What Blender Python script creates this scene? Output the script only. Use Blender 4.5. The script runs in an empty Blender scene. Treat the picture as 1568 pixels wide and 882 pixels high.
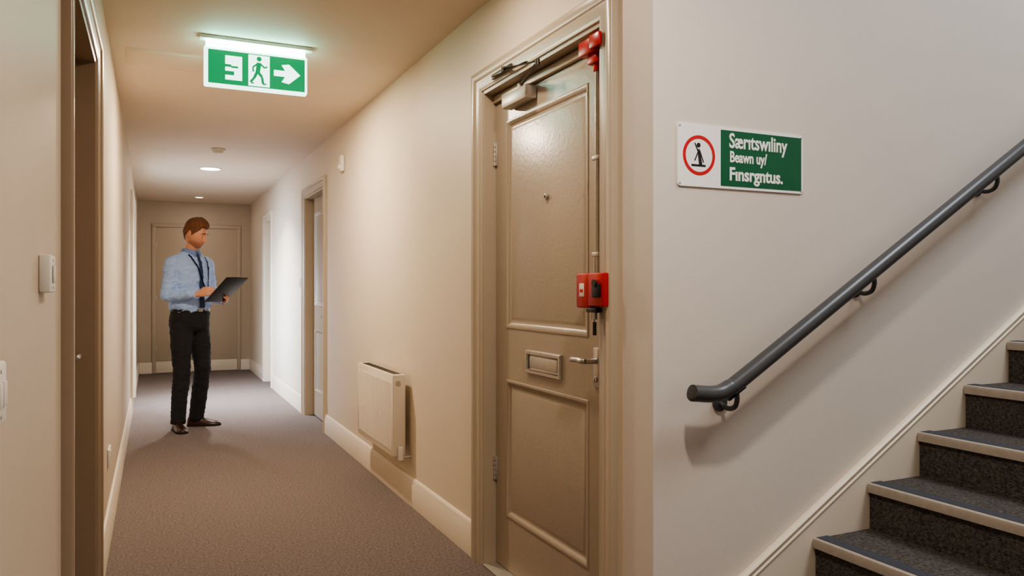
import bpy, bmesh, math, random
from mathutils import Vector, Matrix, noise
from mathutils.bvhtree import BVHTree
random.seed(4)
scene = bpy.context.scene
col = scene.collection

# ------------------------------------------------------------ materials
def lin(c):
    return tuple(((v/255)/12.92 if v/255 <= 0.04045 else (((v/255)+0.055)/1.055)**2.4) for v in c)
MATS = {}
def mat(name, rgb, rough=0.6, metal=0.0, nscale=0, namt=0.0, bump=0.0, bscale=None, emit=None, estr=0, coat=0.0, stretch=None, attr=None):
    if name in MATS: return MATS[name]
    m = bpy.data.materials.new(name); m.use_nodes = True
    nt = m.node_tree; b = nt.nodes['Principled BSDF']
    c = lin(rgb)
    b.inputs['Base Color'].default_value = (*c, 1)
    b.inputs['Roughness'].default_value = rough
    b.inputs['Metallic'].default_value = metal
    if coat: b.inputs['Coat Weight'].default_value = coat; b.inputs['Coat Roughness'].default_value = 0.25
    tc = nt.nodes.new('ShaderNodeTexCoord'); vec = tc.outputs['Object']
    if stretch:
        mp = nt.nodes.new('ShaderNodeMapping'); mp.inputs['Scale'].default_value = stretch
        nt.links.new(vec, mp.inputs['Vector']); vec = mp.outputs['Vector']
    if nscale:
        n = nt.nodes.new('ShaderNodeTexNoise'); n.inputs['Scale'].default_value = nscale
        n.inputs['Detail'].default_value = 4; nt.links.new(vec, n.inputs['Vector'])
        r = nt.nodes.new('ShaderNodeValToRGB')
        r.color_ramp.elements[0].position = 0.3; r.color_ramp.elements[1].position = 0.7
        r.color_ramp.elements[0].color = (*[v*(1-namt) for v in c], 1)
        r.color_ramp.elements[1].color = (*[min(1, v*(1+namt)) for v in c], 1)
        nt.links.new(n.outputs['Fac'], r.inputs['Fac']); nt.links.new(r.outputs['Color'], b.inputs['Base Color'])
    if bump:
        n2 = nt.nodes.new('ShaderNodeTexNoise'); n2.inputs['Scale'].default_value = bscale or nscale
        n2.inputs['Detail'].default_value = 3; nt.links.new(vec, n2.inputs['Vector'])
        bp = nt.nodes.new('ShaderNodeBump'); bp.inputs['Strength'].default_value = bump
        bp.inputs['Distance'].default_value = 0.01
        nt.links.new(n2.outputs['Fac'], bp.inputs['Height']); nt.links.new(bp.outputs['Normal'], b.inputs['Normal'])
    if attr:
        a = nt.nodes.new('ShaderNodeAttribute'); a.attribute_name = attr
        nt.links.new(a.outputs['Color'], b.inputs['Base Color'])
    if emit:
        b.inputs['Emission Color'].default_value = (*lin(emit), 1); b.inputs['Emission Strength'].default_value = estr
    MATS[name] = m; return m

M_wall  = mat('wall_paint', (217,203,183), 0.5, nscale=1.5, namt=0.025, bump=0.06, bscale=220)
M_wallL = mat('wall_paint_shaded', (196,180,160), 0.5, nscale=1.5, namt=0.03, bump=0.06, bscale=220)  # left wall: foreground shade put into a darker paint tone
M_wallF = mat('wall_paint_far_dimmed', (184,168,146), 0.5, nscale=1.5, namt=0.03, bump=0.06, bscale=220)  # far wall and door: dimness of the corridor end baked into the colour
M_stw   = mat('stair_wall_paint', (207,197,186), 0.55, nscale=1.5, namt=0.025, bump=0.06, bscale=220)
M_ceil  = mat('ceiling_paint', (220,204,184), 0.7, nscale=2, namt=0.02, bump=0.04, bscale=150)
M_trim  = mat('cream_trim_gloss', (220,207,187), 0.35, nscale=3, namt=0.015)
M_arch  = mat('taupe_architrave', (182,168,148), 0.30, nscale=6, namt=0.02, bump=0.03, bscale=90)
M_archL = mat('taupe_architrave_shaded', (150,131,110), 0.28, nscale=6, namt=0.02, bump=0.03, bscale=90)  # left frame and door: shade on the jamb painted in as a browner tone
M_door  = mat('taupe_door_paint', (165,151,133), 0.28, nscale=5, namt=0.02, bump=0.08, bscale=60)
M_dark  = mat('dark_gap', (40,34,28), 0.8, nscale=30, namt=0.1)
M_carpet= mat('carpet', (122,110,105), 0.95, nscale=95, namt=0.42, bump=1.0, bscale=190)
M_scar  = mat('stair_carpet', (86,80,75), 0.95, nscale=110, namt=0.6, bump=1.0, bscale=220)
M_nose  = mat('stair_nosing_metal', (170,160,148), 0.4, metal=0.25, nscale=40, namt=0.06)
M_inlay = mat('stair_nosing_inlay', (58,60,68), 0.75, nscale=90, namt=0.15, bump=0.2, bscale=200)
M_rail  = mat('handrail_grey', (66,66,67), 0.36, nscale=20, namt=0.05)
M_steel = mat('brushed_steel', (190,186,180), 0.28, metal=0.95, nscale=60, namt=0.06)
M_dsteel= mat('dark_steel', (92,86,78), 0.35, metal=0.8, nscale=60, namt=0.06)
M_alu   = mat('closer_silver', (188,182,172), 0.38, metal=0.55, nscale=40, namt=0.04)
M_red   = mat('alarm_red', (178,18,16), 0.3, nscale=20, namt=0.06)
M_blk   = mat('black_plastic', (22,22,24), 0.4, nscale=30, namt=0.1)
M_white = mat('white_plastic', (222,217,208), 0.4, nscale=20, namt=0.015)
M_rad   = mat('radiator_enamel', (224,212,194), 0.3, nscale=6, namt=0.01)
M_sgw   = mat('sign_white', (232,230,226), 0.3, nscale=10, namt=0.01)
M_sgg   = mat('sign_green', (10,88,56), 0.35, nscale=10, namt=0.04)
M_sgr   = mat('sign_red', (190,28,34), 0.35, nscale=10, namt=0.04)
M_exg   = mat('exit_green_lit', (0,105,60), 0.5, nscale=8, namt=0.02, emit=(0,160,98), estr=0.6)
M_exw   = mat('exit_white_lit', (240,255,248), 0.5, nscale=8, namt=0.01, emit=(214,255,240), estr=1.9)
M_exh   = mat('exit_glow_strip', (235,250,245), 0.5, nscale=8, namt=0.01, emit=(160,250,232), estr=17.0)  # added emissive strip above the sign, throws a mint glow on the ceiling
M_lens  = mat('downlight_lens', (255,250,240), 0.5, nscale=8, namt=0.01, emit=(255,244,225), estr=25)
M_lensd = mat('downlight_lens_dim', (255,250,240), 0.5, nscale=8, namt=0.01, emit=(255,236,205), estr=8)
M_day   = mat('frosted_glazing', (225,235,255), 0.3, nscale=4, namt=0.02, emit=(215,228,255), estr=2.2)

# ------------------------------------------------------------ mesh builder
class Obj:
    def __init__(s, name): s.name=name; s.v=[]; s.f=[]; s.fm=[]; s.fs=[]; s.mats=[]
    def mi(s, m):
        if m not in s.mats: s.mats.append(m)
        return s.mats.index(m)
    def add_bm(s, bm, m, smooth=False, mtx=None):
        bmesh.ops.recalc_face_normals(bm, faces=bm.faces[:])
        bm.verts.index_update(); o=len(s.v); k=s.mi(m)
        for v in bm.verts: s.v.append(tuple(mtx @ v.co) if mtx else tuple(v.co))
        for f in bm.faces:
            s.f.append([o+v.index for v in f.verts]); s.fm.append(k); s.fs.append(smooth)
        bm.free(); return s
    def box(s, a, b, m, bev=0.0, mtx=None, seg=2):
        a2=[min(a[i],b[i]) for i in range(3)]; b2=[max(a[i],b[i]) for i in range(3)]
        bm=bmesh.new(); bmesh.ops.create_cube(bm,size=1)
        for v in bm.verts: v.co=Vector([(a2[i]+b2[i])/2+v.co[i]*(b2[i]-a2[i]) for i in range(3)])
        if bev: bmesh.ops.bevel(bm, geom=bm.edges[:], offset=bev, segments=seg, affect='EDGES', profile=0.5)
        return s.add_bm(bm,m,False,mtx)
    def cyl(s, p, q, r, m, r2=None, n=24, smooth=True, bev=0, mtx=None):
        p=Vector(p); q=Vector(q); d=q-p
        bm=bmesh.new(); bmesh.ops.create_cone(bm,cap_ends=True,segments=n,radius1=r,radius2=r if r2 is None else r2,depth=d.length)
        if bev:
            es=[e for e in bm.edges if abs(e.verts[0].co.z-e.verts[1].co.z)<1e-6]
            bmesh.ops.bevel(bm,geom=es,offset=bev,segments=3,affect='EDGES',profile=0.5)
        rot=d.to_track_quat('Z','Y').to_matrix().to_4x4()
        T=Matrix.Translation((p+q)/2)@rot
        return s.add_bm(bm,m,smooth,(mtx@T) if mtx else T)
    def sph(s, c, r, m, n=20, mtx=None):
        if not hasattr(r,'__len__'): r=(r,r,r)
        bm=bmesh.new(); bmesh.ops.create_uvsphere(bm,u_segments=n,v_segments=max(8,n//2),radius=1)
        T=Matrix.Translation(c)@Matrix.Diagonal((*r,1))
        return s.add_bm(bm,m,True,(mtx@T) if mtx else T)
    def loft(s, pts, rad, m, ref=(0,0,1), n=16, mtx=None, smooth=True):
        bm=loft_bm(pts,rad,ref,n); return s.add_bm(bm,m,smooth,mtx)
    def poly(s, pts, ext, m, mtx=None, smooth=False):
        """pts: planar 3D polygon, ext: extrusion vector"""
        bm=bmesh.new(); a=[bm.verts.new(p) for p in pts]; b=[bm.verts.new(Vector(p)+Vector(ext)) for p in pts]
        bm.faces.new(a); bm.faces.new(b[::-1]); n=len(pts)
        for i in range(n): bm.faces.new([a[i],b[i],b[(i+1)%n],a[(i+1)%n]])
        return s.add_bm(bm,m,smooth,mtx)
    def done(s, parent=None, autosmooth=True):
        me=bpy.data.meshes.new(s.name); me.from_pydata(s.v,[],s.f)
        for m in s.mats: me.materials.append(m)
        for i,p in enumerate(me.polygons): p.material_index=s.fm[i]; p.use_smooth=s.fs[i]
        me.update()
        if autosmooth:
            try: me.set_sharp_from_angle(angle=math.radians(40))
            except Exception: pass
        o=bpy.data.objects.new(s.name,me); col.objects.link(o)
        if parent: o.parent=parent
        return o

def loft_bm(pts, rad, ref=(0,0,1), n=16):
    pts=[Vector(p) for p in pts]; ref=Vector(ref); bm=bmesh.new(); rings=[]
    for i,p in enumerate(pts):
        a=pts[max(0,i-1)]; b=pts[min(len(pts)-1,i+1)]; t=(b-a).normalized()
        u=ref-t*ref.dot(t)
        if u.length<1e-4: u=Vector((1,0,0))-t*t.x
        u.normalize(); v=t.cross(u)
        r=rad[i] if hasattr(rad,'__len__') else rad
        ra,rb=(r if hasattr(r,'__len__') else (r,r))
        rings.append([bm.verts.new(p+u*ra*math.cos(2*math.pi*k/n)+v*rb*math.sin(2*math.pi*k/n)) for k in range(n)])
    for i in range(len(rings)-1):
        for k in range(n):
            bm.faces.new([rings[i][k],rings[i][(k+1)%n],rings[i+1][(k+1)%n],rings[i+1][k]])
    bm.faces.new(rings[0][::-1]); bm.faces.new(rings[-1])
    return bm
def cr(pts, k=5):
    """catmull-rom on list of equal-length tuples"""
    out=[]; P=[tuple(p) for p in pts]; n=len(P)
    for i in range(n-1):
        p0=P[max(0,i-1)];p1=P[i];p2=P[i+1];p3=P[min(n-1,i+2)]
        for j in range(k):
            t=j/k
            out.append(tuple(0.5*((2*b)+(-a+c)*t+(2*a-5*b+4*c-d)*t*t+(-a+3*b-3*c+d)*t**3) for a,b,c,d in zip(p0,p1,p2,p3)))
    out.append(P[-1]); return out

# ------------------------------------------------------------ room constants
XL,XR,YS,YF,H=-0.20,1.30,1.825,11.9,2.43
T=0.15
# floor / ceiling
o=Obj('floor'); o.box((XL-T,-1.6,-0.1),(5.2,YS,0),M_carpet); o.box((XL-T,YS,-0.1),(XR+T,YF+T,0),M_carpet); o.done()
o=Obj('ceiling'); o.box((XL-T,-1.75,H),(XR+T,YF+T,H+0.1),M_ceil); o.box((XR+T,-1.75,4.4),(5.35,YS+T,4.5),M_ceil); o.done()

D1=(2.10,3.07); D2=(6.50,7.40); D3=(9.64,10.27)
DL=(2.20,3.25); DG=(8.22,9.35)
HO=2.05
def wall_x(name,x0,x1,y0,y1,ops,m,z1=H):
    o=Obj(name); y=y0
    for a,b in ops:
        o.box((x0,y,0),(x1,a,z1),m); o.box((x0,a,HO),(x1,b,z1),m); y=b
    o.box((x0,y,0),(x1,y1,z1),m); return o.done()
wall_x('wall_right',XR,XR+T,YS+T,YF,[D1,D2,D3],M_wall)
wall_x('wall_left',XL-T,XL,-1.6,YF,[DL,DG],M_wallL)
o=Obj('wall_stair'); o.box((XR,YS,0),(5.2,YS+T,4.4),M_stw); o.done()
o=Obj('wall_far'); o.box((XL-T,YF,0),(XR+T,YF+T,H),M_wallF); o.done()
o=Obj('wall_back'); o.box((XL-T,-1.75,0),(5.2,-1.6,4.4),M_stw); o.done()
o=Obj('wall_stairwell_end'); o.box((5.2,-1.75,0),(5.35,YS+T,4.4),M_stw); o.done()
o=Obj('wall_bulkhead'); o.box((XR+0.02,-1.6,H+0.1),(XR+T,YS,4.4),M_stw); o.done()

# ------------------------------------------------------------ wall mapping
def MR(s,d,z): return (XR-d,s,z)
def ML(s,d,z): return (XL+d,s,z)
def MF(s,d,z): return (s,YF-d,z)
def bx(o,mp,a,b,m,bev=0): o.box(mp(*a),mp(*b),m,bev)

def rings(o,mp,s0,s1,z0,z1,prof,m):
    bm=bmesh.new(); R=[]
    for ins,d in prof:
        R.append([bm.verts.new(mp(*p)) for p in ((s0+ins,d,z0+ins),(s1-ins,d,z0+ins),(s1-ins,d,z1-ins),(s0+ins,d,z1-ins))])
    for i in range(len(R)-1):
        for k in range(4): bm.faces.new([R[i][k],R[i][(k+1)%4],R[i+1][(k+1)%4],R[i+1][k]])
    last=bm.faces.new(R[-1])
    bm.normal_update()
    out=Vector(mp(0,1,0))-Vector(mp(0,0,0))
    if last.normal.dot(out)<0:
        for f in bm.faces: f.normal_flip()
    bm.verts.index_update(); off=len(o.v); k=o.mi(m)
    for v in bm.verts: o.v.append(tuple(v.co))
    for f in bm.faces: o.f.append([off+v.index for v in f.verts]); o.fm.append(k); o.fs.append(False)
    bm.free()

PANEL=[(0,0),(0.002,0.003),(0.007,0.004),(0.012,0.002),(0.022,-0.006),(0.025,-0.0085),(0.036,-0.0085),(0.042,-0.006),(0.050,-0.004)]
def shift(prof,d): return [(a,b+d) for a,b in prof]

def leaf(o,mp,s0,s1,zt,dF,panels,m,th=0.04,ps0=0.11,ps1=0.09):
    """door leaf: front face at depth dF (negative = recessed)"""
    a,b=s0+ps0,s1-ps1
    zs=[0.012]+[z for p in panels for z in p]+[zt]
    bx(o,mp,(s0,dF-th,0.012),(s1,dF-0.012,zt),m)
    bx(o,mp,(s0,dF-0.012,0.012),(a,dF,zt),m); bx(o,mp,(b,dF-0.012,0.012),(s1,dF,zt),m)
    for i in range(0,len(zs),2): bx(o,mp,(a,dF-0.012,zs[i]),(b,dF,zs[i+1]),m)
    for p in panels: rings(o,mp,a,b,p[0],p[1],shift(PANEL,dF),m)

def architrave(name,mp,s0,s1,zo,w=0.085,m=M_arch,jamb=0.13):
    o=Obj(name); k=w/0.085
    jw=0.012
    prof=[(-jw,0.0),(-jw,0.004),(0,0.006),(0.003,0.013),(0.010*k,0.014),(0.014*k,0.017),(0.048*k,0.018),(0.053*k,0.024),(0.060*k,0.027),(0.078*k,0.027),(0.083*k,0.024),(w,0.020),(w,0.0)]
    bm=bmesh.new(); R=[]
    for c in range(4):
        row=[]
        for u,d in prof:
            s=(s0-u) if c<2 else (s1+u); z=0.0 if c in (0,3) else zo+u
            row.append(bm.verts.new(mp(s,d,z)))
        R.append(row)
    for i in range(3):
        for j in range(len(prof)-1): bm.faces.new([R[i][j],R[i][j+1],R[i+1][j+1],R[i+1][j]])
        bm.faces.new([R[i][-1],R[i][0],R[i+1][0],R[i+1][-1]])
    bm.faces.new(R[0]); bm.faces.new(R[3])
    o.add_bm(bm,m)
    # jamb lining
    bx(o,mp,(s0,-jamb,0),(s0+jw,0.0,zo),m); bx(o,mp,(s1-jw,-jamb,0),(s1,0.0,zo),m)
    bx(o,mp,(s0+jw,-jamb,zo-jw),(s1-jw,0.0,zo),m)
    return o.done()

# --- door 1 (flat entrance)
architrave('door_frame',MR,D1[0],D1[1],HO,w=0.09,jamb=0.13)
o=Obj('trim_door_stop')
bx(o,MR,(D1[0]+0.012,-0.10,0),(2.183,-0.036,2.03),M_arch,0.004)
bx(o,MR,(2.183,-0.10,2.0),(D1[1]-0.012,-0.036,2.03),M_arch,0.004)
o.done()
o=Obj('door_1')
dF=-0.052
leaf(o,MR,2.187,3.054,1.995,dF,[(0.235,0.815),(1.03,1.905)],M_door,ps0=0.085,ps1=0.105)
# hinges
for z in (0.42,1.78):
    bx(o,MR,(3.040,dF,z-0.05),(3.060,dF+0.006,z+0.05),M_alu,0.001)
    for k in range(5):
        o.cyl(MR(3.055,dF+0.008,z-0.05+k*0.0205),MR(3.055,dF+0.008,z-0.05+k*0.0205+0.0185),0.007,M_alu,n=14)
# letterbox
rings(o,MR,2.46,2.75,0.862,0.955,[(0,dF),(0.001,dF+0.008),(0.004,dF+0.012),(0.014,dF+0.012),(0.017,dF+0.004),(0.020,dF+0.003)],M_steel)
bx(o,MR,(2.486,dF+0.003,0.885),(2.715,dF+0.009,0.934),M_alu,0.003)
bx(o,MR,(2.715,dF+0.003,0.882),(2.73,dF+0.0045,0.936),M_dark)
# peephole
o.cyl(MR(2.585,dF,1.547),MR(2.585,dF+0.007,1.547),0.012,M_steel,bev=0.002); o.cyl(MR(2.585,dF+0.006,1.547),MR(2.585,dF+0.0085,1.547),0.006,M_blk)
# lever handle on long backplate
hs=2.211
bx(o,MR,(hs-0.020,dF,0.865),(hs+0.020,dF+0.009,1.0),M_steel,0.004)
o.cyl(MR(hs,dF+0.005,0.955),MR(hs,dF+0.05,0.955),0.009,M_steel)
pp=cr([MR(hs,dF+0.05,0.955),MR(hs+0.015,dF+0.056,0.955),MR(hs+0.045,dF+0.053,0.957),MR(hs+0.090,dF+0.050,0.955),MR(hs+0.098,dF+0.043,0.955)],4)
o.loft(pp,[0.0095]*len(pp),M_steel)
o.cyl(MR(hs,dF+0.008,0.893),MR(hs,dF+0.014,0.893),0.010,M_steel,bev=0.001)
bx(o,MR,(hs-0.0015,dF+0.013,0.884),(hs+0.0015,dF+0.0148,0.897),M_blk)
o.done()
# threshold
o=Obj('trim_threshold'); bx(o,MR,(D1[0]+0.012,-0.10,0),(D1[1]-0.012,0.012,0.010),M_alu,0.004); o.done()

# --- door closer
o=Obj('door_closer')
bx(o,MR,(2.66,dF+0.0005,1.935),(2.885,dF+0.055,1.990),M_alu,0.010)
o.cyl(MR(2.75,dF+0.03,1.985),MR(2.75,dF+0.03,2.012),0.012,M_alu)
def bar(o,p,q,w,h,m):
    p=Vector(p);q=Vector(q); o.loft([p,q],[(h,w)]*2,m,ref=(0,0,1),n=4,smooth=False)
bar(o,MR(2.75,dF+0.03,2.008),MR(2.47,0.045,2.012),0.009,0.0035,M_dsteel)
bar(o,MR(2.47,0.045,2.020),MR(2.80,0.030,2.078),0.008,0.0035,M_dsteel)
bar(o,MR(2.90,0.032,2.070),MR(2.58,0.034,2.048),0.007,0.003,M_dsteel)
o.cyl(MR(2.47,0.045,2.004),MR(2.47,0.045,2.026),0.009,M_dsteel)
o.cyl(MR(2.80,0.030,2.066),MR(2.80,0.030,2.086),0.009,M_dsteel)
bx(o,MR,(2.74,0.016,2.066),(2.93,0.027,2.086),M_dsteel,0.003)
o.done()

# --- door alarm (red boxes and steel rod)
o=Obj('door_alarm')
yr=2.150
bx(o,MR,(2.114,-0.034,1.962),(2.215,0.024,2.012),M_red,0.006)
bx(o,MR,(2.068,0.020,1.966),(2.13,0.034,2.010),M_red,0.005)
bx(o,MR,(2.122,-0.032,1.930),(2.180,0.010,1.964),M_red,0.006)
o.cyl(MR(yr,-0.012,1.908),MR(yr,-0.012,1.932),0.014,M_red)
o.cyl(MR(yr,-0.012,1.26),MR(yr,-0.012,1.92),0.0075,M_steel)
o.cyl(MR(yr,-0.023,1.26),MR(yr,-0.023,1.92),0.003,M_alu,n=10)
for z in (1.625,1.31):
    bx(o,MR,(yr-0.022,-0.034,z-0.007),(yr+0.022,-0.002,z+0.007),M_alu,0.003)
o.cyl(MR(yr,-0.012,1.245),MR(yr,-0.012,1.30),0.013,M_steel)
bx(o,MR,(2.113,-0.033,1.135),(2.205,0.038,1.248),M_red,0.007)
bx(o,MR,(2.020,0.024,1.142),(2.116,0.046,1.248),M_red,0.006)
bx(o,MR,(2.150,0.038,1.172),(2.180,0.0395,1.215),M_white,0.001)
bx(o,MR,(2.155,0.0392,1.186),(2.175,0.0402,1.196),M_red)
bx(o,MR,(2.035,0.044,1.170),(2.080,0.054,1.215),M_blk,0.004)
o.cyl(MR(2.06,0.052,1.215),MR(2.06,0.058,1.215),0.012,M_blk)
bx(o,MR,(2.07,0.020,1.122),(2.13,0.044,1.137),M_blk,0.003)
o.cyl(MR(2.10,0.032,1.100),MR(2.10,0.032,1.126),0.011,M_steel)
o.cyl(MR(2.095,0.032,1.050),MR(2.095,0.032,1.092),0.006,M_blk)
o.cyl(MR(2.097,0.032,1.09),MR(2.10,0.032,1.102),0.003,M_steel)
o.done()

# --- other doors
def plain_door(n,mp,s0,s1,panels,dF=-0.07,handle=None,m=M_door,w=0.085,fm=M_arch,ha=1):
    architrave('door_frame',mp,s0,s1,HO,w=w,m=fm)
    o=Obj('door_%d'%n); leaf(o,mp,s0+0.014,s1-0.014,HO-0.015,dF,panels,m)
    if handle is not None:
        h=handle
        bx(o,mp,(h-0.02,dF,0.87),(h+0.02,dF+0.008,1.03),M_steel,0.003)
        o.cyl(mp(h,dF,0.955),mp(h,dF+0.055,0.955),0.009,M_steel)
        o.cyl(mp(h,dF+0.052,0.955),mp(h+ha*0.12,dF+0.052,0.955),0.009,M_steel,bev=0.003)
    return o.done()
plain_door(2,MR,D2[0],D2[1],[(0.235,0.815),(1.03,1.905)],handle=D2[0]+0.09)
plain_door(3,MR,D3[0],D3[1],[(0.235,0.815),(1.03,1.905)],m=M_trim,fm=M_trim)
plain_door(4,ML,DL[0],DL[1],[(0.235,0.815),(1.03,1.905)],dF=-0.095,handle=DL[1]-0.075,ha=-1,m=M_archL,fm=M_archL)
# glazed side door (lit by daylight)
architrave('door_frame',ML,DG[0],DG[1],HO,m=M_trim)
o=Obj('door_5')
a,b=DG[0]+0.014,DG[1]-0.014; d0=-0.06
bx(o,ML,(a,d0-0.04,0.01),(a+0.08,d0,2.03),M_trim,0.003); bx(o,ML,(b-0.08,d0-0.04,0.01),(b,d0,2.03),M_trim,0.003)
bx(o,ML,(a+0.08,d0-0.04,1.93),(b-0.08,d0,2.03),M_trim,0.003); bx(o,ML,(a+0.08,d0-0.04,0.01),(b-0.08,d0,0.14),M_trim,0.003)
bx(o,ML,(a+0.08,d0-0.025,0.14),(b-0.08,d0-0.015,1.93),M_day)
o.done()
# far wall door
o=Obj('door_6')
fa,fb=-0.02,1.16
bx(o,MF,(fa,0,0.0),(fa+0.05,0.02,2.06),M_wallF,0.004); bx(o,MF,(fb-0.05,0,0.0),(fb,0.02,2.06),M_wallF,0.004); bx(o,MF,(fa,0,2.06),(fb,0.02,2.11),M_wallF,0.004)
bx(o,MF,(fa+0.05,0,0.17),(fb-0.05,0.010,2.055),M_wallF,0.002)
bx(o,MF,(fa+0.05,0,0.005),(fb-0.05,0.022,0.165),M_trim,0.004)
for z in (0.35,1.05,1.8): bx(o,MF,(fa+0.045,0.01,z-0.04),(fa+0.06,0.028,z+0.04),M_alu,0.002)
o.done()

# ------------------------------------------------------------ baseboards
def base_x(name,mp,segs,m=M_trim,h=0.155):
    o=Obj(name); prof=[(0,0),(0.018,0),(0.018,h-0.038),(0.014,h-0.030),(0.013,h-0.016),(0.008,h-0.004),(0.003,h),(0,h)]
    for a,b in segs:
        P=[Vector(mp(a,d,z)) for d,z in prof]; o.poly(P,Vector(mp(b,0,0))-Vector(mp(a,0,0)),m)
    return o.done()
base_x('baseboard_right',MR,[(YS+0.001,D1[0]-0.091),(D1[1]+0.091,D2[0]-0.086),(D2[1]+0.086,D3[0]-0.086),(D3[1]+0.086,YF)])
base_x('baseboard_left',ML,[(-1.6,DL[0]-0.086),(DL[1]+0.086,DG[0]-0.086),(DG[1]+0.086,YF)])
base_x('baseboard_far',MF,[(XL+0.02,fa-0.001),(fb+0.001,XR-0.02)])

# ------------------------------------------------------------ staircase
ST0,RZ,GO=1.410,0.149,0.243
o=Obj('staircase')
ya,yb=0.62,YS-0.022
N=12
for i in range(N):
    x=ST0+GO*i; z=0.104+RZ*i; x1=x+GO+0.02 if i<N-1 else 5.19
    zb=0.0 if i==0 else z-RZ
    o.box((x+0.012,ya,zb if i==0 else zb-0.03),(x1,yb,z-0.004),M_scar)
    # carpet tread
    o.box((x+0.052,ya+0.002,z-0.005),(x1,yb-0.001,z+0.001),M_scar)
    # nosing: metal lip and inlay band
    prof=[(x,z-0.026),(x+0.005,z-0.028),(x+0.013,z-0.022),(x+0.013,z-0.005),(x+0.056,z-0.005),(x+0.056,z+0.003),(x+0.010,z+0.005),(x+0.002,z+0.002),(x-0.001,z-0.006)]
    o.poly([(px,ya,pz) for px,pz in prof],(0,yb-0.001-ya,0),M_nose)
    o.box((x+0.012,ya+0.004,z+0.0035),(x+0.058,yb-0.004,z+0.0062),M_inlay)
# outer closed side
o.poly([(ST0+0.02,ya-0.03,0),(5.19,ya-0.03,0),(5.19,ya-0.03,1.86),(4.35,ya-0.03,1.86),(ST0+0.02,ya-0.03,0.15)],(0,0.03,0),M_trim)
o.done()
# wall stringer with bead
o=Obj('trim_stringer')
def zt(x): return 0.323+0.583*(x-1.612)
xa=XR+0.02
o.poly([(xa,YS,0),(xa,YS,zt(xa)),(4.4,YS,zt(4.4)),(4.4,YS,0)],(0,-0.020,0),M_trim)
o.loft([(xa,YS-0.012,zt(xa)-0.003),(4.4,YS-0.012,zt(4.4)-0.003)],[(0.008,0.014)]*2,M_trim,ref=(0,0,1),n=12)
o.loft([(xa,YS-0.020,zt(xa)-0.026),(4.4,YS-0.020,zt(4.4)-0.026)],[(0.005,0.004)]*2,M_trim,ref=(0,0,1),n=10)
o.done()

# ------------------------------------------------------------ handrail
o=Obj('handrail')
yr_=YS-0.080
def rz(x): return 0.902+0.590*(x-1.500)
pts=[(1.372,yr_,0.905),(1.378,yr_,0.9035),(1.40,yr_,0.901),(1.44,yr_,0.897),(1.475,yr_,0.899),(1.51,yr_,0.912),(1.56,yr_,rz(1.56)),(1.9,yr_,rz(1.9)),(2.4,yr_,rz(2.4)),(3.0,yr_,rz(3.0)),(4.3,yr_,rz(4.3))]
P=cr(pts,5); R=[0.0240]*len(P); R[0]=0.013; R[1]=0.017; R[2]=0.0200; R[3]=0.022
o.loft(P,R,M_rail,ref=(0,1,0),n=24)
for bxx in (1.535,2.10,2.72,3.6):
    zc=(rz(bxx) if bxx>1.55 else 0.918)
    q=cr([(bxx,yr_,zc-0.018),(bxx+0.002,yr_-0.001,zc-0.042),(bxx+0.004,yr_+0.012,zc-0.066),(bxx+0.004,yr_+0.042,zc-0.074),(bxx+0.004,YS-0.002,zc-0.062)],5)
    o.loft(q,[0.0075]*len(q),M_rail,ref=(1,0,0),n=12)
    o.cyl((bxx+0.004,YS-0.008,zc-0.062),(bxx+0.004,YS,zc-0.062),0.026,M_rail,bev=0.002)
    bar(o,(bxx-0.03,yr_,zc-0.0250-0.590*0.03),(bxx+0.03,yr_,zc-0.0250+0.590*0.03),0.010,0.003,M_rail)
o.done()

# ------------------------------------------------------------ wall sign
def text_into(o,txt,size,loc,m,bold=0.0,sx=1.0,ext=0.0006):
    cu=bpy.data.curves.new('t','FONT'); cu.body=txt; cu.size=size; cu.offset=bold; cu.extrude=ext; cu.resolution_u=4
    ob=bpy.data.objects.new('t',cu); col.objects.link(ob); bpy.context.view_layer.update()
    me=bpy.data.meshes.new_from_object(ob.evaluated_get(bpy.context.evaluated_depsgraph_get()))
    bm=bmesh.new(); bm.from_mesh(me)
    Mx=Matrix.Translation(loc)@Matrix.Rotation(math.radians(90),4,'X')@Matrix.Diagonal((sx,1,1,1))
    o.add_bm(bm,m,False,Mx)
    bpy.data.objects.remove(ob); bpy.data.curves.remove(cu); bpy.data.meshes.remove(me)
def circ(cx,cz,r,y,n=40): return [(cx+r*math.cos(2*math.pi*k/n),y,cz+r*math.sin(2*math.pi*k/n)) for k in range(n)]
def rrect(x0,x1,z0,z1,r,y,n=5):
    P=[]
    for cx,cz,a0 in ((x1-r,z1-r,0),(x0+r,z1-r,90),(x0+r,z0+r,180),(x1-r,z0+r,270)):
        for k in range(n+1):
            a=math.radians(a0+90*k/n); P.append((cx+r*math.cos(a),y,cz+r*math.sin(a)))
    return P
o=Obj('safety_sign')
o.poly(rrect(1.382,1.872,1.499,1.684,0.010,YS),(0,-0.005,0),M_sgw)
y1=YS-0.005
o.box((1.541,y1,1.507),(1.864,y1-0.0008,1.675),M_sgg)
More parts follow.
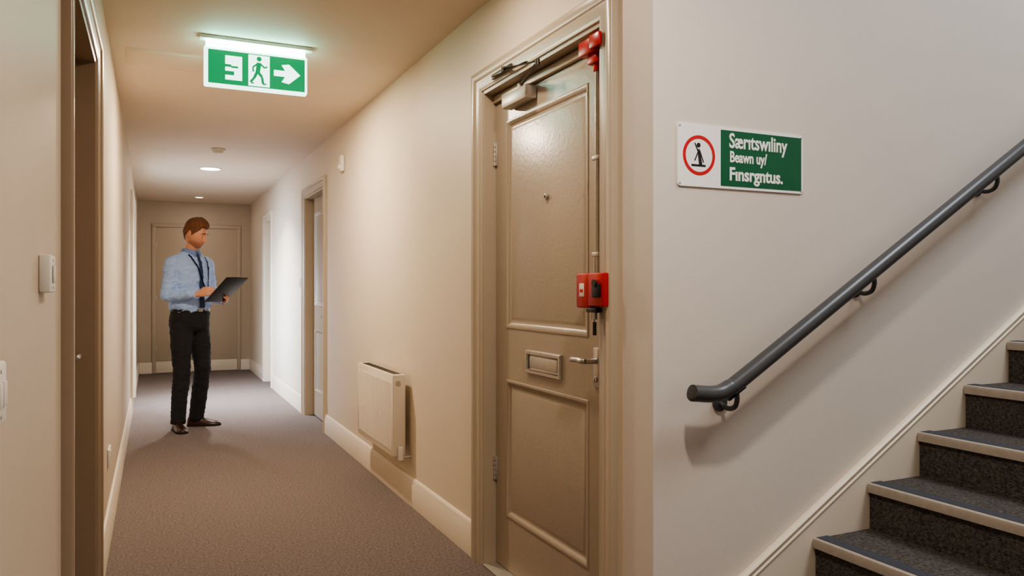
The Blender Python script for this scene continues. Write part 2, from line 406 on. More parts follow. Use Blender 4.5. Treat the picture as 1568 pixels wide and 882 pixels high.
# red ring
cx,cz=1.460,1.592
bm=bmesh.new(); n=48; A=[bm.verts.new(p) for p in circ(cx,cz,0.059,y1-0.001,n)]; B=[bm.verts.new(p) for p in circ(cx,cz,0.049,y1-0.001,n)]
C=[bm.verts.new(p) for p in circ(cx,cz,0.059,y1,n)]
for k in range(n):
    bm.faces.new([A[k],A[(k+1)%n],B[(k+1)%n],B[k]]); bm.faces.new([A[k],C[k],C[(k+1)%n],A[(k+1)%n]])
o.add_bm(bm,M_sgr)
def seg2(o,p,q,w,y,m,ext=-0.0008,w2=None):
    p=Vector(p);q=Vector(q);d=(q-p).normalized();nn=Vector((-d.y,d.x)); w2=w if w2 is None else w2
    a=[p+nn*w,q+nn*w2,q-nn*w2,p-nn*w]
    o.poly([(v.x,y,v.y) for v in a],(0,ext,0),m)
# figure in ring
seg2(o,(cx-0.028,cz-0.030),(cx+0.024,cz-0.030),0.003,y1,M_blk)
seg2(o,(cx+0.006,cz-0.030),(cx-0.002,cz+0.018),0.006,y1,M_blk,-0.0010,0.004)
seg2(o,(cx+0.002,cz+0.0),(cx-0.016,cz+0.036),0.0018,y1,M_blk,-0.0012)
seg2(o,(cx-0.016,cz-0.016),(cx-0.004,cz+0.010),0.0016,y1,M_blk,-0.0014)
seg2(o,(cx+0.002,cz+0.014),(cx+0.016,cz-0.020),0.0016,y1,M_blk,-0.0015)
o.poly(circ(cx-0.002,cz+0.030,0.007,y1,16),(0,-0.0011,0),M_blk)
text_into(o,'Særıtswıliny',0.062,(1.572,y1-0.0012,1.624),M_sgw,0.0013,0.78)
text_into(o,'Beawn uy/',0.046,(1.574,y1-0.0012,1.581),M_sgw,0.0012,0.76)
text_into(o,'Fınsrgntus.',0.055,(1.572,y1-0.0012,1.526),M_sgw,0.0015,0.90)
for px,pz in ((1.390,1.676),(1.864,1.676),(1.390,1.507),(1.864,1.507)):
    o.cyl((px,y1,pz),(px,y1-0.002,pz),0.003,M_alu,n=12)
o.done()

# ------------------------------------------------------------ exit sign
o=Obj('exit_sign')
ex0,ex1,ez0,ez1,ey=0.222,0.712,2.186,2.378,4.0
o.box((ex0-0.022,ey-0.012,2.412),(ex1+0.030,ey+0.050,2.43),M_white,0.004)
o.box((ex0+0.01,ey-0.004,2.378),(ex1-0.01,ey+0.042,2.4125),M_exh)
o.poly(rrect(ex0,ex1,ez0,ez1,0.008,ey),(0,0.036,0),M_exw)
gx0,gx1,gz0,gz1=ex0+0.018,ex1-0.012,ez0+0.013,ez1-0.015
o.box((gx0,ey-0.002,gz0),(gx1,ey,gz1),M_exg)
W=gx1-gx0;Hh=gz1-gz0
def U(u,v): return (gx0+u*W,gz0+v*Hh)
def rect(u0,u1,v0,v1,m,e=-0.001):
    a=U(u0,v0);b=U(u1,v1); o.box((a[0],ey-0.002,a[1]),(b[0],ey-0.002+e,b[1]),m)
rect(0.17,0.34,0.14,0.86,M_exw)
rect(0.165,0.26,0.28,0.40,M_exg,-0.0016); rect(0.165,0.23,0.52,0.60,M_exg,-0.0016); rect(0.23,0.30,0.50,0.56,M_exg,-0.0016)
# runner panel
rect(0.405,0.625,0.03,0.97,M_exw)
yy=ey-0.003
def L(u0,v0,u1,v1,w,k=0): seg2(o,U(u0,v0),U(u1,v1),w,yy,M_exg,-0.0006-0.0002*k)
p=U(0.515,0.86); o.poly(circ(p[0],p[1],0.012,yy,18),(0,-0.0008,0),M_exg)
L(0.515,0.75,0.50,0.45,0.0110); L(0.505,0.72,0.45,0.60,0.0042,1); L(0.45,0.60,0.455,0.46,0.0040,2)
L(0.525,0.72,0.575,0.60,0.0042,3); L(0.575,0.60,0.60,0.66,0.0036,4)
L(0.50,0.47,0.545,0.32,0.0070,5); L(0.545,0.32,0.555,0.12,0.0060,6); L(0.495,0.47,0.465,0.28,0.0070,7); L(0.465,0.28,0.425,0.14,0.0056,8)
L(0.43,0.12,0.46,0.12,0.0036,9); L(0.55,0.11,0.59,0.11,0.0036,10)
ar=[(0.67,0.41),(0.79,0.41),(0.75,0.24),(0.83,0.20),(0.95,0.50),(0.83,0.80),(0.75,0.76),(0.79,0.59),(0.67,0.59)]
o.poly([(U(*q)[0],ey-0.002,U(*q)[1]) for q in ar],(0,-0.001,0),M_exw)
o.done()

# ------------------------------------------------------------ radiator
o=Obj('radiator')
ra,rb,z0,z1=4.13,4.92,0.262,0.712
bx(o,MR,(ra,0.088,z0),(rb,0.100,z1),M_rad,0.004)
bx(o,MR,(ra+0.01,0.045,z0+0.01),(rb-0.01,0.055,z1-0.02),M_rad,0.003)
nf=18; fw=(rb-ra-0.05)/nf
for i in range(nf):
    s=ra+0.025+i*fw
    P=[Vector(MR(s+dx,d,z0+0.035)) for dx,d in ((0.006,0.099),(0.012,0.1035),(fw-0.012,0.1035),(fw-0.006,0.099))]
    o.poly(P,(0,0,z1-z0-0.075),M_rad)
for s in (ra-0.004,rb-0.002): bx(o,MR,(s,0.028,z0+0.005),(s+0.006,0.102,z1+0.004),M_rad,0.002)
bx(o,MR,(ra,0.030,z1-0.004),(rb,0.098,z1+0.006),M_rad,0.003)
for i in range(26):
    s=ra+0.03+i*(rb-ra-0.06)/26; bx(o,MR,(s,0.04,z1+0.005),(s+0.012,0.088,z1+0.0075),M_dark)
for s in (ra+0.12,rb-0.12): bx(o,MR,(s,0.001,z0+0.05),(s+0.03,0.05,z1-0.05),M_rad)
o.cyl(MR(ra-0.022,0.06,z0+0.03),MR(ra+0.02,0.06,z0+0.03),0.012,M_alu); o.cyl(MR(ra-0.022,0.06,z0-0.015),MR(ra-0.022,0.06,z0+0.06),0.016,M_white,bev=0.004)
o.cyl(MR(ra-0.022,0.06,z0+0.0),MR(ra-0.022,0.001,z0+0.0),0.008,M_alu)
o.cyl(MR(ra+0.002,0.07,z1-0.04),MR(ra-0.012,0.07,z1-0.04),0.013,M_alu)
o.done()

# ------------------------------------------------------------ switches, sockets, sensors
def switch(name,mp,s,z,w=0.086,h=0.086,t=0.010,rockers=1):
    o=Obj(name); bx(o,mp,(s-w/2,0,z-h/2),(s+w/2,t,z+h/2),M_white,0.004)
    for k in range(rockers):
        c=s+(k-(rockers-1)/2)*0.03; bx(o,mp,(c-0.011,t,z-0.018),(c+0.011,t+0.004,z+0.018),M_white,0.003)
    for dz in (-h*0.36,h*0.36): o.cyl(mp(s,t,z+dz),mp(s,t+0.001,z+dz),0.003,M_alu,n=10)
    return o.done()
switch('light_switch',ML,1.760,1.228,w=0.085,h=0.074,t=0.020)
switch('light_switch',ML,1.24,1.055,w=0.09,h=0.086,t=0.012,rockers=2)
switch('light_switch',ML,3.50,1.20,w=0.08,h=0.08)
switch('light_switch',MR,7.66,1.25)
def socket(mp,s,z):
    o=Obj('wall_socket'); bx(o,mp,(s-0.073,0,z-0.043),(s+0.073,0.010,z+0.043),M_white,0.004)
    for k in (-0.036,0.036):
        bx(o,mp,(s+k-0.003,0.010,z-0.002),(s+k+0.003,0.0106,z+0.008),M_blk); bx(o,mp,(s+k-0.013,0.010,z-0.016),(s+k-0.007,0.0106,z-0.012),M_blk); bx(o,mp,(s+k+0.007,0.010,z-0.016),(s+k+0.013,0.0106,z-0.012),M_blk)
        bx(o,mp,(s+k*0.35-0.006,0.010,z+0.015),(s+k*0.35+0.006,0.014,z+0.03),M_white,0.002)
    return o.done()
socket(ML,4.2,0.385)
o=Obj('motion_sensor'); bx(o,MR,(5.74,0,2.075),(5.83,0.03,2.20),M_white,0.012); o.sph(MR(5.785,0.03,2.11),(0.016,0.028,0.022),M_white); o.done()
o=Obj('smoke_detector'); o.cyl((0.52,7.25,H-0.014),(0.52,7.25,H),0.062,M_white,bev=0.003,n=32); o.cyl((0.52,7.25,H-0.04),(0.52,7.25,H-0.012),0.036,M_white,r2=0.052,bev=0.003,n=32); o.done()
o=Obj('trim_hatch')
hx0,hx1,hy0,hy1=-0.13,0.24,4.38,4.72
o.box((hx0,hy0,H-0.003),(hx1,hy1,H),M_ceil,0.001)
o.box((hx0+0.016,hy0+0.016,H-0.006),(hx1-0.016,hy1-0.016,H-0.002),M_ceil,0.001)
o.done()
def downlight(x,y,m,r=0.07,z=H):
    o=Obj('ceiling_downlight')
    P=[(r+0.014,z),(r+0.014,z-0.004),(r+0.006,z-0.009),(r,z-0.008),(r-0.003,z-0.003)]
    bm=bmesh.new(); n=40; R=[]
    for rr,zz in P: R.append([bm.verts.new((x+rr*math.cos(2*math.pi*k/n),y+rr*math.sin(2*math.pi*k/n),zz)) for k in range(n)])
    for i in range(len(R)-1):
        for k in range(n): bm.faces.new([R[i][k],R[i][(k+1)%n],R[i+1][(k+1)%n],R[i+1][k]])
    o.add_bm(bm,M_white,True)
    o.cyl((x,y,z-0.004),(x,y,z-0.001),r-0.002,m,n=40,smooth=False); return o.done()
def area(name,loc,size,power,colr,rot=(0,0,0),shape='DISK',sy=None,spread=180):
    l=bpy.data.lights.new(name,'AREA'); l.shape=shape; l.size=size
    if sy: l.size_y=sy
    l.energy=power; l.color=colr; l.spread=math.radians(spread)
    ob=bpy.data.objects.new(name,l); ob.location=loc; ob.rotation_euler=rot; col.objects.link(ob); return ob
WARM=(1.0,0.82,0.64); WARM2=(1.0,0.87,0.72)
downlight(0.53,8.47,M_lens,0.095); area('corridor_lamp',(0.53,8.47,H-0.012),0.15,28,(1.0,0.96,0.93),spread=115)
downlight(0.56,11.2,M_lensd,0.05); area('corridor_lamp',(0.56,11.2,H-0.012),0.10,2.0,WARM2)
downlight(0.50,4.85,M_lens,0.07); area('corridor_lamp',(0.50,4.85,H-0.012),0.14,30,WARM)
downlight(0.80,2.6,M_lens,0.06); area('landing_lamp',(0.80,2.6,H-0.012),0.14,6,WARM)
downlight(0.90,1.02,M_lens,0.07); area('landing_lamp',(0.90,1.02,H-0.012),0.10,14,(1.0,0.88,0.76))
area('stairwell_skylight',(3.2,0.2,4.35),1.4,68,(0.84,0.91,1.0))
area('glazed_door_daylight',(XL-0.04,(DG[0]+DG[1])/2,1.1),0.8,52,(0.66,0.80,1.0),rot=(0,math.radians(-68),0),shape='RECTANGLE',sy=0.9,spread=125)

# ------------------------------------------------------------ MAN
man=bpy.data.objects.new('man',None); col.objects.link(man)
man.location=(0.285,7.14,0); man.rotation_euler=(0,0,math.radians(38))
M_shirt=mat('shirt_pale_blue',(160,188,236),0.8,nscale=6,namt=0.03,bump=0.1,bscale=28)
M_pants=mat('trousers_charcoal',(30,32,38),0.85,nscale=60,namt=0.12,bump=0.2,bscale=30)
M_skin =mat('skin',(208,152,124),0.5,nscale=30,namt=0.05)
M_face =mat('face_skin',(208,152,124),0.5,attr='Col')
M_hair =mat('hair_auburn',(112,72,46),0.6,nscale=60,namt=0.45,bump=0.8,bscale=90,stretch=(3,1,1))
M_shoe =mat('shoe_leather',(58,32,22),0.35,nscale=20,namt=0.15)
M_sole =mat('shoe_sole',(24,20,18),0.7,nscale=30,namt=0.1)
M_belt =mat('belt_leather',(20,18,18),0.4,nscale=30,namt=0.1)
M_tie  =mat('tie_navy',(72,94,134),0.6,nscale=80,namt=0.15)
M_lany =mat('lanyard_blue',(18,36,78),0.6,nscale=80,namt=0.1)
M_eye  =mat('eye_white',(225,220,212),0.2,nscale=10,namt=0.01)
M_iris =mat('eye_iris',(50,60,66),0.2,nscale=10,namt=0.1)
M_clip =mat('clipboard_dark',(22,28,32),0.45,nscale=30,namt=0.1)
M_paper=mat('paper',(232,232,228),0.7,nscale=10,namt=0.01)

def remesh(name,parts,m,voxel,smooth_it=6,fac=0.5,parent=man,disp=None):
    o=Obj(name)
    for bm in parts: o.add_bm(bm,m,True)
    ob=o.done(autosmooth=False)
    r=ob.modifiers.new('r','REMESH'); r.mode='VOXEL'; r.voxel_size=voxel; r.use_smooth_shade=True
    s=ob.modifiers.new('s','SMOOTH'); s.iterations=smooth_it; s.factor=fac
    bpy.context.view_layer.update()
    me=bpy.data.meshes.new_from_object(ob.evaluated_get(bpy.context.evaluated_depsgraph_get()))
    ob.modifiers.clear(); old=ob.data; ob.data=me; me.name=name; bpy.data.meshes.remove(old)
    if disp:
        nrm=[v.normal.copy() for v in me.vertices]
        for v,nn in zip(me.vertices,nrm): v.co += nn*disp(v.co)
        me.update()
    for p in me.polygons: p.use_smooth=True; p.material_index=0
    if not me.materials: me.materials.append(m)
    else: me.materials[0]=m
    ob.parent=parent; return ob
def vloft(rows,k=4,n=28):
    """rows: (z,cx,cy,rx,ry)"""
    R=cr(rows,k); bm=bmesh.new(); rr=[]
    for z,cx,cy,rx,ry in R:
        ring=[]
        for j in range(n):
            a=2*math.pi*j/n; c,s=math.cos(a),math.sin(a)
            e=0.86
            ring.append(bm.verts.new((cx+rx*math.copysign(abs(c)**e,c),cy+ry*math.copysign(abs(s)**e,s),z)))
        rr.append(ring)
    for i in range(len(rr)-1):
        for j in range(n): bm.faces.new([rr[i][j],rr[i][(j+1)%n],rr[i+1][(j+1)%n],rr[i+1][j]])
    bm.faces.new(rr[0][::-1]); bm.faces.new(rr[-1]); return bm
def limb(rows,k=5,n=20,ref=(0,1,0)):
    """rows: x,y,z,r"""
    R=cr(rows,k); return loft_bm([r[:3] for r in R],[r[3] for r in R],ref,n)

# torso + sleeves
torso=vloft([(0.995,0,0.0,0.160,0.114),(1.015,0,-0.002,0.166,0.122),(1.045,0,-0.004,0.178,0.134),(1.09,0,-0.004,0.176,0.134),(1.20,0,-0.004,0.170,0.126),(1.30,0,-0.002,0.182,0.128),(1.38,0,0,0.186,0.122),(1.435,0,0.002,0.170,0.106),(1.475,0,0.0,0.120,0.082),(1.505,0,-0.008,0.068,0.066),(1.52,0,-0.012,0.060,0.062)])
rsh=(-0.178,0.002,1.405); lsh=(0.178,0.002,1.405)
rel=(-0.224,0.016,1.130); lel=(0.232,-0.01,1.13)
rwr=(-0.125,-0.225,1.150); lwr=(0.150,-0.250,1.085)
def lerp(a,b,t): return tuple(a[i]+(b[i]-a[i])*t for i in range(3))
def arm(sh,el,wr):
    return limb([(sh[0]*0.70,sh[1],sh[2]+0.018,0.052),(*sh,0.059),(*lerp(sh,el,0.35),0.055),(*lerp(sh,el,0.75),0.048),(*el,0.045),(*lerp(el,wr,0.3),0.045),(*lerp(el,wr,0.65),0.038),(*lerp(el,wr,0.86),0.033)])
def wr_noise(sc,amp,cre=0.0):
    def f(c):
        a=noise.noise(Vector((c.x*sc,c.y*sc,c.z*sc*0.55+3)))
        b=noise.noise(Vector((c.x*sc*2.3+9,c.y*sc*2.3,c.z*sc*1.6)))
        r=0
        if cre:
            w1=noise.noise(Vector((c.x*9+c.z*16,c.y*9,c.z*24-c.x*12)))
            r=cre*((1-min(1,abs(w1)*3.2))**2)
        return amp*(a+0.5*b)+r
    return f
shirt=remesh('shirt',[torso,arm(rsh,rel,rwr),arm(lsh,lel,lwr)],M_shirt,0.0075,6,0.5,disp=wr_noise(14,0.008,0.008))
bmt=bmesh.new(); bmt.from_mesh(shirt.data); bvh=BVHTree.FromBMesh(bmt)
def front(x,z,off=0.0):
    h=bvh.ray_cast(Vector((x,-1,z)),Vector((0,1,0)))
    return Vector((x,(h[0].y if h[0] else -0.1)-off,z))
# cuffs
o=Obj('cuffs')
for el,wr in ((rel,rwr),(lel,lwr)):
    a=lerp(el,wr,0.80); b=lerp(el,wr,0.97)
    o.loft([a,lerp(a,b,0.1),lerp(a,b,0.9),b],[0.034,0.0375,0.0355,0.030],M_shirt,ref=(0,0,1),n=20)
o.done(man)
# collar
o=Obj('collar')
for sg in (-1,1):
    ring=[]
    for k in range(9):
        a=math.radians(-90+sg*(6+k*20)); 
        ring.append((math.cos(a),math.sin(a)))
    bm=bmesh.new(); T1=[];B1=[]
    for k,(c,s) in enumerate(ring):
        drop=0.030+0.022*max(0,1-k/2.2)
        T1.append(bm.verts.new((0.066*c,0.064*s-0.012,1.540-0.018*max(0,-s))))
        B1.append(bm.verts.new((0.082*c+ (sg*0.014 if k==0 else 0),0.082*s-0.012-(0.008 if k<2 else 0),1.540-0.018*max(0,-s)-drop)))
    for k in range(8): bm.faces.new([T1[k],T1[k+1],B1[k+1],B1[k]])
    bmesh.ops.solidify(bm,geom=bm.faces[:],thickness=0.004)
    o.add_bm(bm,M_shirt,True)
o.done(man)
# tie
o=Obj('tie')
def strip(o,pts,w,m,off=0.004,th=0.003):
    bm=bmesh.new(); A=[];B=[]
    for i,(x,z) in enumerate(pts):
        x0,z0=pts[max(0,i-1)]; x1,z1=pts[min(len(pts)-1,i+1)]
        d=Vector((x1-x0,z1-z0)).normalized(); nn=Vector((-d.y,d.x)); ww=w[i] if hasattr(w,'__len__') else w
        pa=front(x+nn.x*ww,z+nn.y*ww,off); pb=front(x-nn.x*ww,z-nn.y*ww,off)
        A.append(bm.verts.new(pa)); B.append(bm.verts.new(pb))
    for i in range(len(A)-1): bm.faces.new([A[i],A[i+1],B[i+1],B[i]])
    bmesh.ops.solidify(bm,geom=bm.faces[:],thickness=th); o.add_bm(bm,m,True)
zs=[1.49-0.009*i for i in range(52)]
strip(o,[(0,z) for z in zs],[0.014 if i<3 else 0.012+0.013*min(1,i/44) for i in range(52)],M_tie,0.009)
o.sph((0,-0.080,1.496),(0.016,0.012,0.018),M_tie)
o.done(man)
o=Obj('lanyard')
for sg in (-1,1):
    pts=[]
    for i in range(30):
        t=i/29; pts.append((sg*(0.075*(1-t)**0.8+0.004)+0.055*t,1.485-0.31*t))
    strip(o,pts,0.0065,M_lany,0.013)
q=front(0.055,1.17,0.012)
o.box((q.x-0.006,q.y-0.006,q.z-0.01),(q.x+0.006,q.y+0.002,q.z+0.015),M_steel,0.002)
o.done(man)
# trousers
pel=vloft([(1.035,0,0.0,0.160,0.114),(1.0,0,0.0,0.166,0.119),(0.93,0,0.008,0.170,0.126),(0.87,0,0.010,0.165,0.122),(0.83,0,0.006,0.120,0.09)])
def leg(h,k,a):
    return limb([(h[0]*0.9,h[1],h[2]+0.03,0.082),(*h,0.092),(*lerp(h,k,0.4),0.086),(*lerp(h,k,0.8),0.072),(*k,0.067),(*lerp(k,a,0.35),0.066),(*lerp(k,a,0.75),0.060),(*a,0.058)],ref=(0,1,0))
rank=(-0.140,-0.015,0.055); lank=(0.092,0.035,0.055)
pants=remesh('trousers',[pel,leg((-0.085,0.005,0.88),(-0.112,-0.030,0.50),rank),leg((0.085,0.005,0.88),(0.098,-0.040,0.50),lank)],M_pants,0.010,5,0.5,disp=wr_noise(11,0.006,0.005))
# belt
o=Obj('belt'); bm=vloft([(0.998,0,0.0,0.160,0.116),(1.000,0,0,0.1695,0.1240),(1.028,0,0,0.1695,0.1240),(1.031,0,0,0.160,0.116)],1,40); o.add_bm(bm,M_belt,True)
o.box((-0.022,-0.131,0.998),(0.022,-0.121,1.031),M_steel,0.003); o.done(man)
# shoes
def shoe(name,ank,ang):
    Mx=Matrix.Translation((ank[0],ank[1],0))@Matrix.Rotation(math.radians(ang),4,'Z')
    rows=[(0.070,0.020,0.045),(0.062,0.033,0.080),(0.03,0.038,0.100),(-0.01,0.039,0.100),(-0.05,0.040,0.078),(-0.09,0.045,0.060),(-0.13,0.047,0.048),(-0.17,0.040,0.040),(-0.195,0.024,0.030),(-0.203,0.010,0.022)]
    R=cr(rows,3); bm=bmesh.new(); rr=[]
    for y,w,h in R:
        ring=[]
        for j in range(20):
            a=2*math.pi*j/20; z=math.sin(a); zz=0.012+(h-0.012)*(z if z>0 else 0.25*z*0.012/h)
            ring.append(bm.verts.new((w*math.cos(a)*(1.0 if z>0 else 1.02),y,zz)))
        rr.append(ring)
    for i in range(len(rr)-1):
        for j in range(20): bm.faces.new([rr[i][j],rr[i][(j+1)%20],rr[i+1][(j+1)%20],rr[i+1][j]])
    bm.faces.new(rr[0][::-1]); bm.faces.new(rr[-1])
    o=Obj(name); o.add_bm(bm,M_shoe,True,Mx)
    pr=[(w+0.004,y) for y,w,h in R]; P=[(w,y-0.003,0.0) for w,y in pr]+[(-w,y-0.003,0.0) for w,y in pr[::-1]]
    o.poly(P,(0,0,0.016),M_sole,Mx)
    o.box((-0.034,0.015,0.0),(0.034,0.070,0.022),M_sole,0.004,Mx)
    for i in range(4): o.cyl((-0.014,-0.035-0.014*i,0.083-0.007*i),(0.014,-0.035-0.014*i,0.083-0.007*i),0.0025,M_sole,mtx=Mx,n=8)
    return o.done(man)
shoe('shoe_right',rank,-26); shoe('shoe_left',lank,38)

# head -------------------------------------------------------------
hd=bpy.data.objects.new('head_pivot',None); col.objects.link(hd); hd.parent=man
hd.location=(0,-0.062,1.662); hd.rotation_euler=(math.radians(19),0,math.radians(22))
hd.rotation_mode='XYZ'; hd.scale=(1.05,1.05,1.05)
def g(x,m,s): return math.exp(-((x-m)/s)**2)
def headpt(a,e,extra=0.0):
    """a azimuth (0 = face -Y), e elevation"""
    ce,se=math.cos(e),math.sin(e)
    x=math.sin(a)*ce; y=-math.cos(a)*ce; z=se
    fr=max(0,-y)
    rx,ry,rz_=0.076,0.096,0.118
    X=x*rx; Y=y*ry; Z=z*rz_
    if z<0:
        t=-z
        X*=1-0.26*t**1.6
        if Y>0: Y*=1-0.45*t
        else: Y=Y*(1+0.16*t**1.5) - 0.018*t**1.4*max(0,1-abs(x))
        Z*=1.0-0.04*t
    # flatten face
    if Y<-0.07: Y=-0.07+(Y+0.07)*0.75
    # temples
    X*=1-0.05*fr*g(Z,0.02,0.03)
    if fr>0.2:
        ax=abs(X)
        Y-=0.006*g(Z,0.026,0.011)*g(ax,0.026,0.026)
        Y+=0.010*g(Z,0.004,0.013)*g(ax,0.031,0.014)
        nz=(0.020-Z)/0.055
        if 0<nz<1.25:
            hh=0.026*(nz**1.1) if nz<=1 else 0.026*(1-(nz-1)/0.25)
            Y-=max(0,hh)*g(ax,0,0.0085+0.005*min(1,nz))
        Y-=0.007*g(Z,-0.032,0.008)*g(ax,0.012,0.006)
        Y-=0.004*g(Z,-0.022,0.02)*g(ax,0.04,0.016)
        Y-=0.007*g(Z,-0.054,0.005)*g(ax,0,0.020)
        Y-=0.007*g(Z,-0.065,0.005)*g(ax,0,0.017)
        Y+=0.005*g(Z,-0.0595,0.0025)*g(ax,0,0.022)
        Y-=0.008*g(Z,-0.096,0.013)*g(ax,0,0.02)
    v=Vector((X,Y,Z))
    if extra: v+=Vector((x,y,z)).normalized()*extra
    return v
NA,NE=128,96
def sphere_grid(fn):
    bm=bmesh.new(); R=[]; bot=bm.verts.new(fn(0,-math.pi/2)); top=bm.verts.new(fn(0,math.pi/2))
    for i in range(1,NE):
        e=-math.pi/2+math.pi*i/NE
        R.append([bm.verts.new(fn(-math.pi+2*math.pi*j/NA,e)) for j in range(NA)])
    for i in range(len(R)-1):
        for j in range(NA): bm.faces.new([R[i][j],R[i][(j+1)%NA],R[i+1][(j+1)%NA],R[i+1][j]])
    for j in range(NA):
        bm.faces.new([bot,R[0][(j+1)%NA],R[0][j]]); bm.faces.new([top,R[-1][j],R[-1][(j+1)%NA]])
    return bm
o=Obj('head'); o.add_bm(sphere_grid(lambda a,e:headpt(a,e)),M_face,True); head=o.done(hd,False)
skin=Vector(lin((210,154,126))); beard=Vector(lin((128,82,58))); lip=Vector(lin((180,108,94))); cheek=Vector(lin((212,138,112)))
ca=head.data.color_attributes.new('Col','FLOAT_COLOR','POINT')
for i,v in enumerate(head.data.vertices):
    c=v.co; k=skin.copy(); ax=abs(c.x)
    k=k.lerp(cheek,0.6*g(c.z,-0.02,0.02)*g(ax,0.042,0.018)*(1 if c.y<0 else 0))
    bm_=0
    if c.y<0.02 and c.z<-0.035:
        bm_=min(1,(-0.035-c.z)/0.03)*min(1,(0.02-c.y)/0.03)
        bm_*=1-0.85*g(c.z,-0.042,0.006)*g(ax,0.03,0.02) 
    if c.y<-0.05 and -0.050<c.z<-0.040 and ax<0.026: bm_=0.7
    k=k.lerp(beard,0.6*bm_)
    if c.y<-0.07: k=k.lerp(lip,min(1,1.2*g(c.z,-0.0595,0.008)*g(ax,0,0.020)))
    ca.data[i].color=(*k,1)
# hair shell
def sst(a,b,x):
    t=max(0,min(1,(x-a)/(b-a))); return t*t*(3-2*t)
def hairfn(a,e):
    p=headpt(a,e); az=abs(a)
    if az<0.7: hl=0.066-0.004*math.cos(az*4)
    elif az<1.15: hl=0.066+(0.020-0.066)*(az-0.7)/0.45
    elif az<1.45: hl=0.020+(-0.018-0.020)*(az-1.15)/0.30
    elif az<1.75: hl=-0.018+0.040*(az-1.45)/0.30*0.6
    else: hl=0.006-0.080*min(1,(az-1.75)/0.7)
    mask=sst(hl-0.004,hl+0.010,p.z)
    topk=sst(0.02,0.10,p.z)
    th=0.005+0.015*topk+0.008*topk*max(0,math.cos(a))
    st=0.0022*noise.noise(Vector((a*14,e*5,1)))+0.003*noise.noise(Vector((p.x*60,p.y*25,p.z*25)))
    ex=-0.006+(th+0.006+st)*mask
    return headpt(a,e,ex)
o=Obj('hair'); o.add_bm(sphere_grid(hairfn),M_hair,True); o.done(hd,False)
# neck
nk=limb([(0,0.006,1.44,0.060),(0,-0.004,1.50,0.055),(0,-0.022,1.55,0.053),(0,-0.036,1.60,0.056),(0,-0.045,1.64,0.050)])
o=Obj('neck'); o.add_bm(nk,M_skin,True); o.done(man,False)
# ears, eyes, brows
o=Obj('ears')
for sg in (-1,1):
    P=[]
    for k in range(20):
        t=2*math.pi*k/20
        P.append((sg*(0.075+0.006*(1-math.cos(t))*0.5),0.006+0.013*math.cos(t)+0.006*math.sin(t),-0.006+0.025*math.sin(t)))
    P.append(P[0]); o.loft(P,[0.0042]*len(P),M_skin,ref=(1,0,0),n=8)
    o.sph((sg*0.075,0.005,-0.006),(0.007,0.013,0.023),M_skin)
    o.sph((sg*0.077,0.001,-0.027),(0.005,0.008,0.008),M_skin)
o.done(hd,False)
o=Obj('eyes')
for sg in (-1,1):
    yb_=headpt(sg*0.36,0.03).y
    cpos=Vector((sg*0.031,yb_+0.0085,0.003))
    o.sph(cpos,0.0125,M_eye)
    o.sph(cpos+Vector((0,-0.0075,-0.004)),(0.0062,0.0062,0.0062),M_iris)
    o.sph(cpos+Vector((0,-0.0004,0.0045)),(0.0140,0.0130,0.0100),M_skin)
    q=[headpt(sg*aa,0.20+0.05*math.sin(math.pi*min(1,(aa-0.2)/0.42)))+Vector((0,-0.0012,0)) for aa in (0.20,0.32,0.45,0.57,0.68)]
    o.loft(q,[0.0025,0.004,0.004,0.0032,0.002],M_hair,ref=(0,1,0),n=8)
o.done(hd,False)

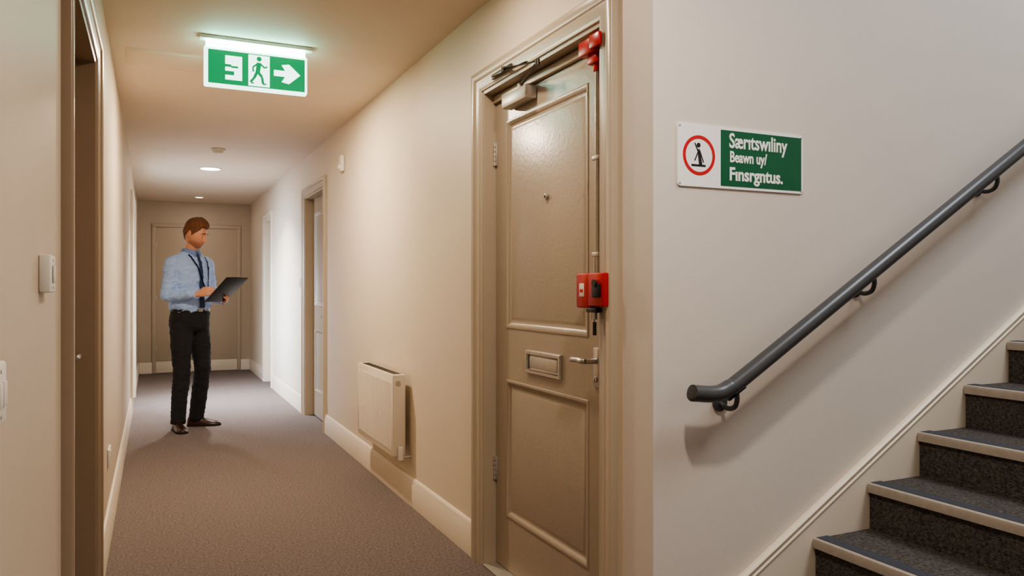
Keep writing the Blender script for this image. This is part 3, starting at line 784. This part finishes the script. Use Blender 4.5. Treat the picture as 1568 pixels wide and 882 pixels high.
# hands --------------------------------------------------------------
def hand(name,w,a,nrm,side,curl,thumb):
    w=Vector(w); a=Vector(a).normalized(); nrm=Vector(nrm); nrm=(nrm-a*nrm.dot(a)).normalized(); s=a.cross(nrm)*side
    parts=[loft_bm([w-a*0.03,w,w+a*0.03,w+a*0.065,w+a*0.09,w+a*0.097],[(0.024,0.019),(0.025,0.018),(0.035,0.017),(0.040,0.015),(0.040,0.012),(0.034,0.008)],s,20)]
    for i,(off,L) in enumerate(((0.029,0.070),(0.010,0.078),(-0.010,0.073),(-0.028,0.058))):
        p=w+a*(0.088-0.004*abs(i-1))+s*off; pts=[p-a*0.02,p]; ang=curl[0]+i*3
        for fr,da in ((0.45,0),(0.30,curl[1]),(0.25,curl[2])):
            ang+=da; d=a*math.cos(math.radians(ang))+nrm*math.sin(math.radians(ang))+s*(0.05*(1.5-i)*0.5)
            p=p+d.normalized()*L*fr; pts.append(p)
        parts.append(loft_bm(pts+[p+d.normalized()*0.004],[0.0088,0.0090,0.0084,0.0078,0.0070,0.004],s,12))
    p=w+a*0.022+s*0.020; pts=[p]
    for (ca_,cs,cn),l in zip(thumb,(0.038,0.032,0.026)):
        d=(a*ca_+s*cs+nrm*cn).normalized(); p=p+d*l; pts.append(p)
    parts.append(loft_bm(pts+[p+d*0.004],[0.014,0.0115,0.0100,0.0085,0.005],nrm,12))
    return remesh(name,parts,M_skin,0.0035,3,0.5)
# clipboard frame (local man coords)
ba=Vector((0.02,-0.285,1.085)); ux=Vector((1,0,0)); uy=Vector((0,-0.25,0.198)).normalized(); un=ux.cross(uy); 
if un.z<0: un=-un
Mc=Matrix((( ux.x,uy.x,un.x,ba.x),(ux.y,uy.y,un.y,ba.y),(ux.z,uy.z,un.z,ba.z),(0,0,0,1)))
o=Obj('clipboard')
o.box((-0.118,0,-0.002),(0.118,0.325,0.002),M_clip,0.0015,Mc)
o.box((-0.106,0.010,0.002),(0.106,0.305,0.005),M_paper,0,Mc)
o.box((-0.055,0.296,0.002),(0.055,0.326,0.010),M_steel,0.003,Mc)
o.cyl((-0.05,0.318,0.010),(0.05,0.318,0.010),0.006,M_steel,mtx=Mc)
o.done(man)
hr=Vector(rwr)+Vector((0.008,-0.008,0.0))
hand('hand_right',hr,(0.30,-0.85,0.25),(0.75,0.25,-0.25),1,(28,30,25),((0.8,0.6,0.3),(0.8,0.1,0.7),(0.7,-0.1,0.8)))
hl=Vector(lwr)+Vector((-0.006,-0.004,0.0))
hand('hand_left',hl,(-0.35,-0.80,0.38),(-0.75,0.20,0.50),-1,(18,22,20),((0.8,0.6,0.2),(0.8,0.2,0.6),(0.7,0.0,0.7)))

# ------------------------------------------------------------ world & camera
w=bpy.data.worlds.new('w'); scene.world=w; w.use_nodes=True
w.node_tree.nodes['Background'].inputs[0].default_value=(0.9,0.85,0.8,1); w.node_tree.nodes['Background'].inputs[1].default_value=0.05
cam=bpy.data.cameras.new('camera'); co=bpy.data.objects.new('camera',cam); col.objects.link(co)
co.location=(0,0,1.2); co.rotation_euler=(math.radians(90),0,math.radians(-25.04)); cam.lens=26.98; cam.sensor_width=36; cam.clip_start=0.02
scene.camera=co
scene.view_settings.view_transform='AgX'
try: scene.view_settings.look='AgX - Medium High Contrast'
except Exception: pass
scene.view_settings.exposure=0.6
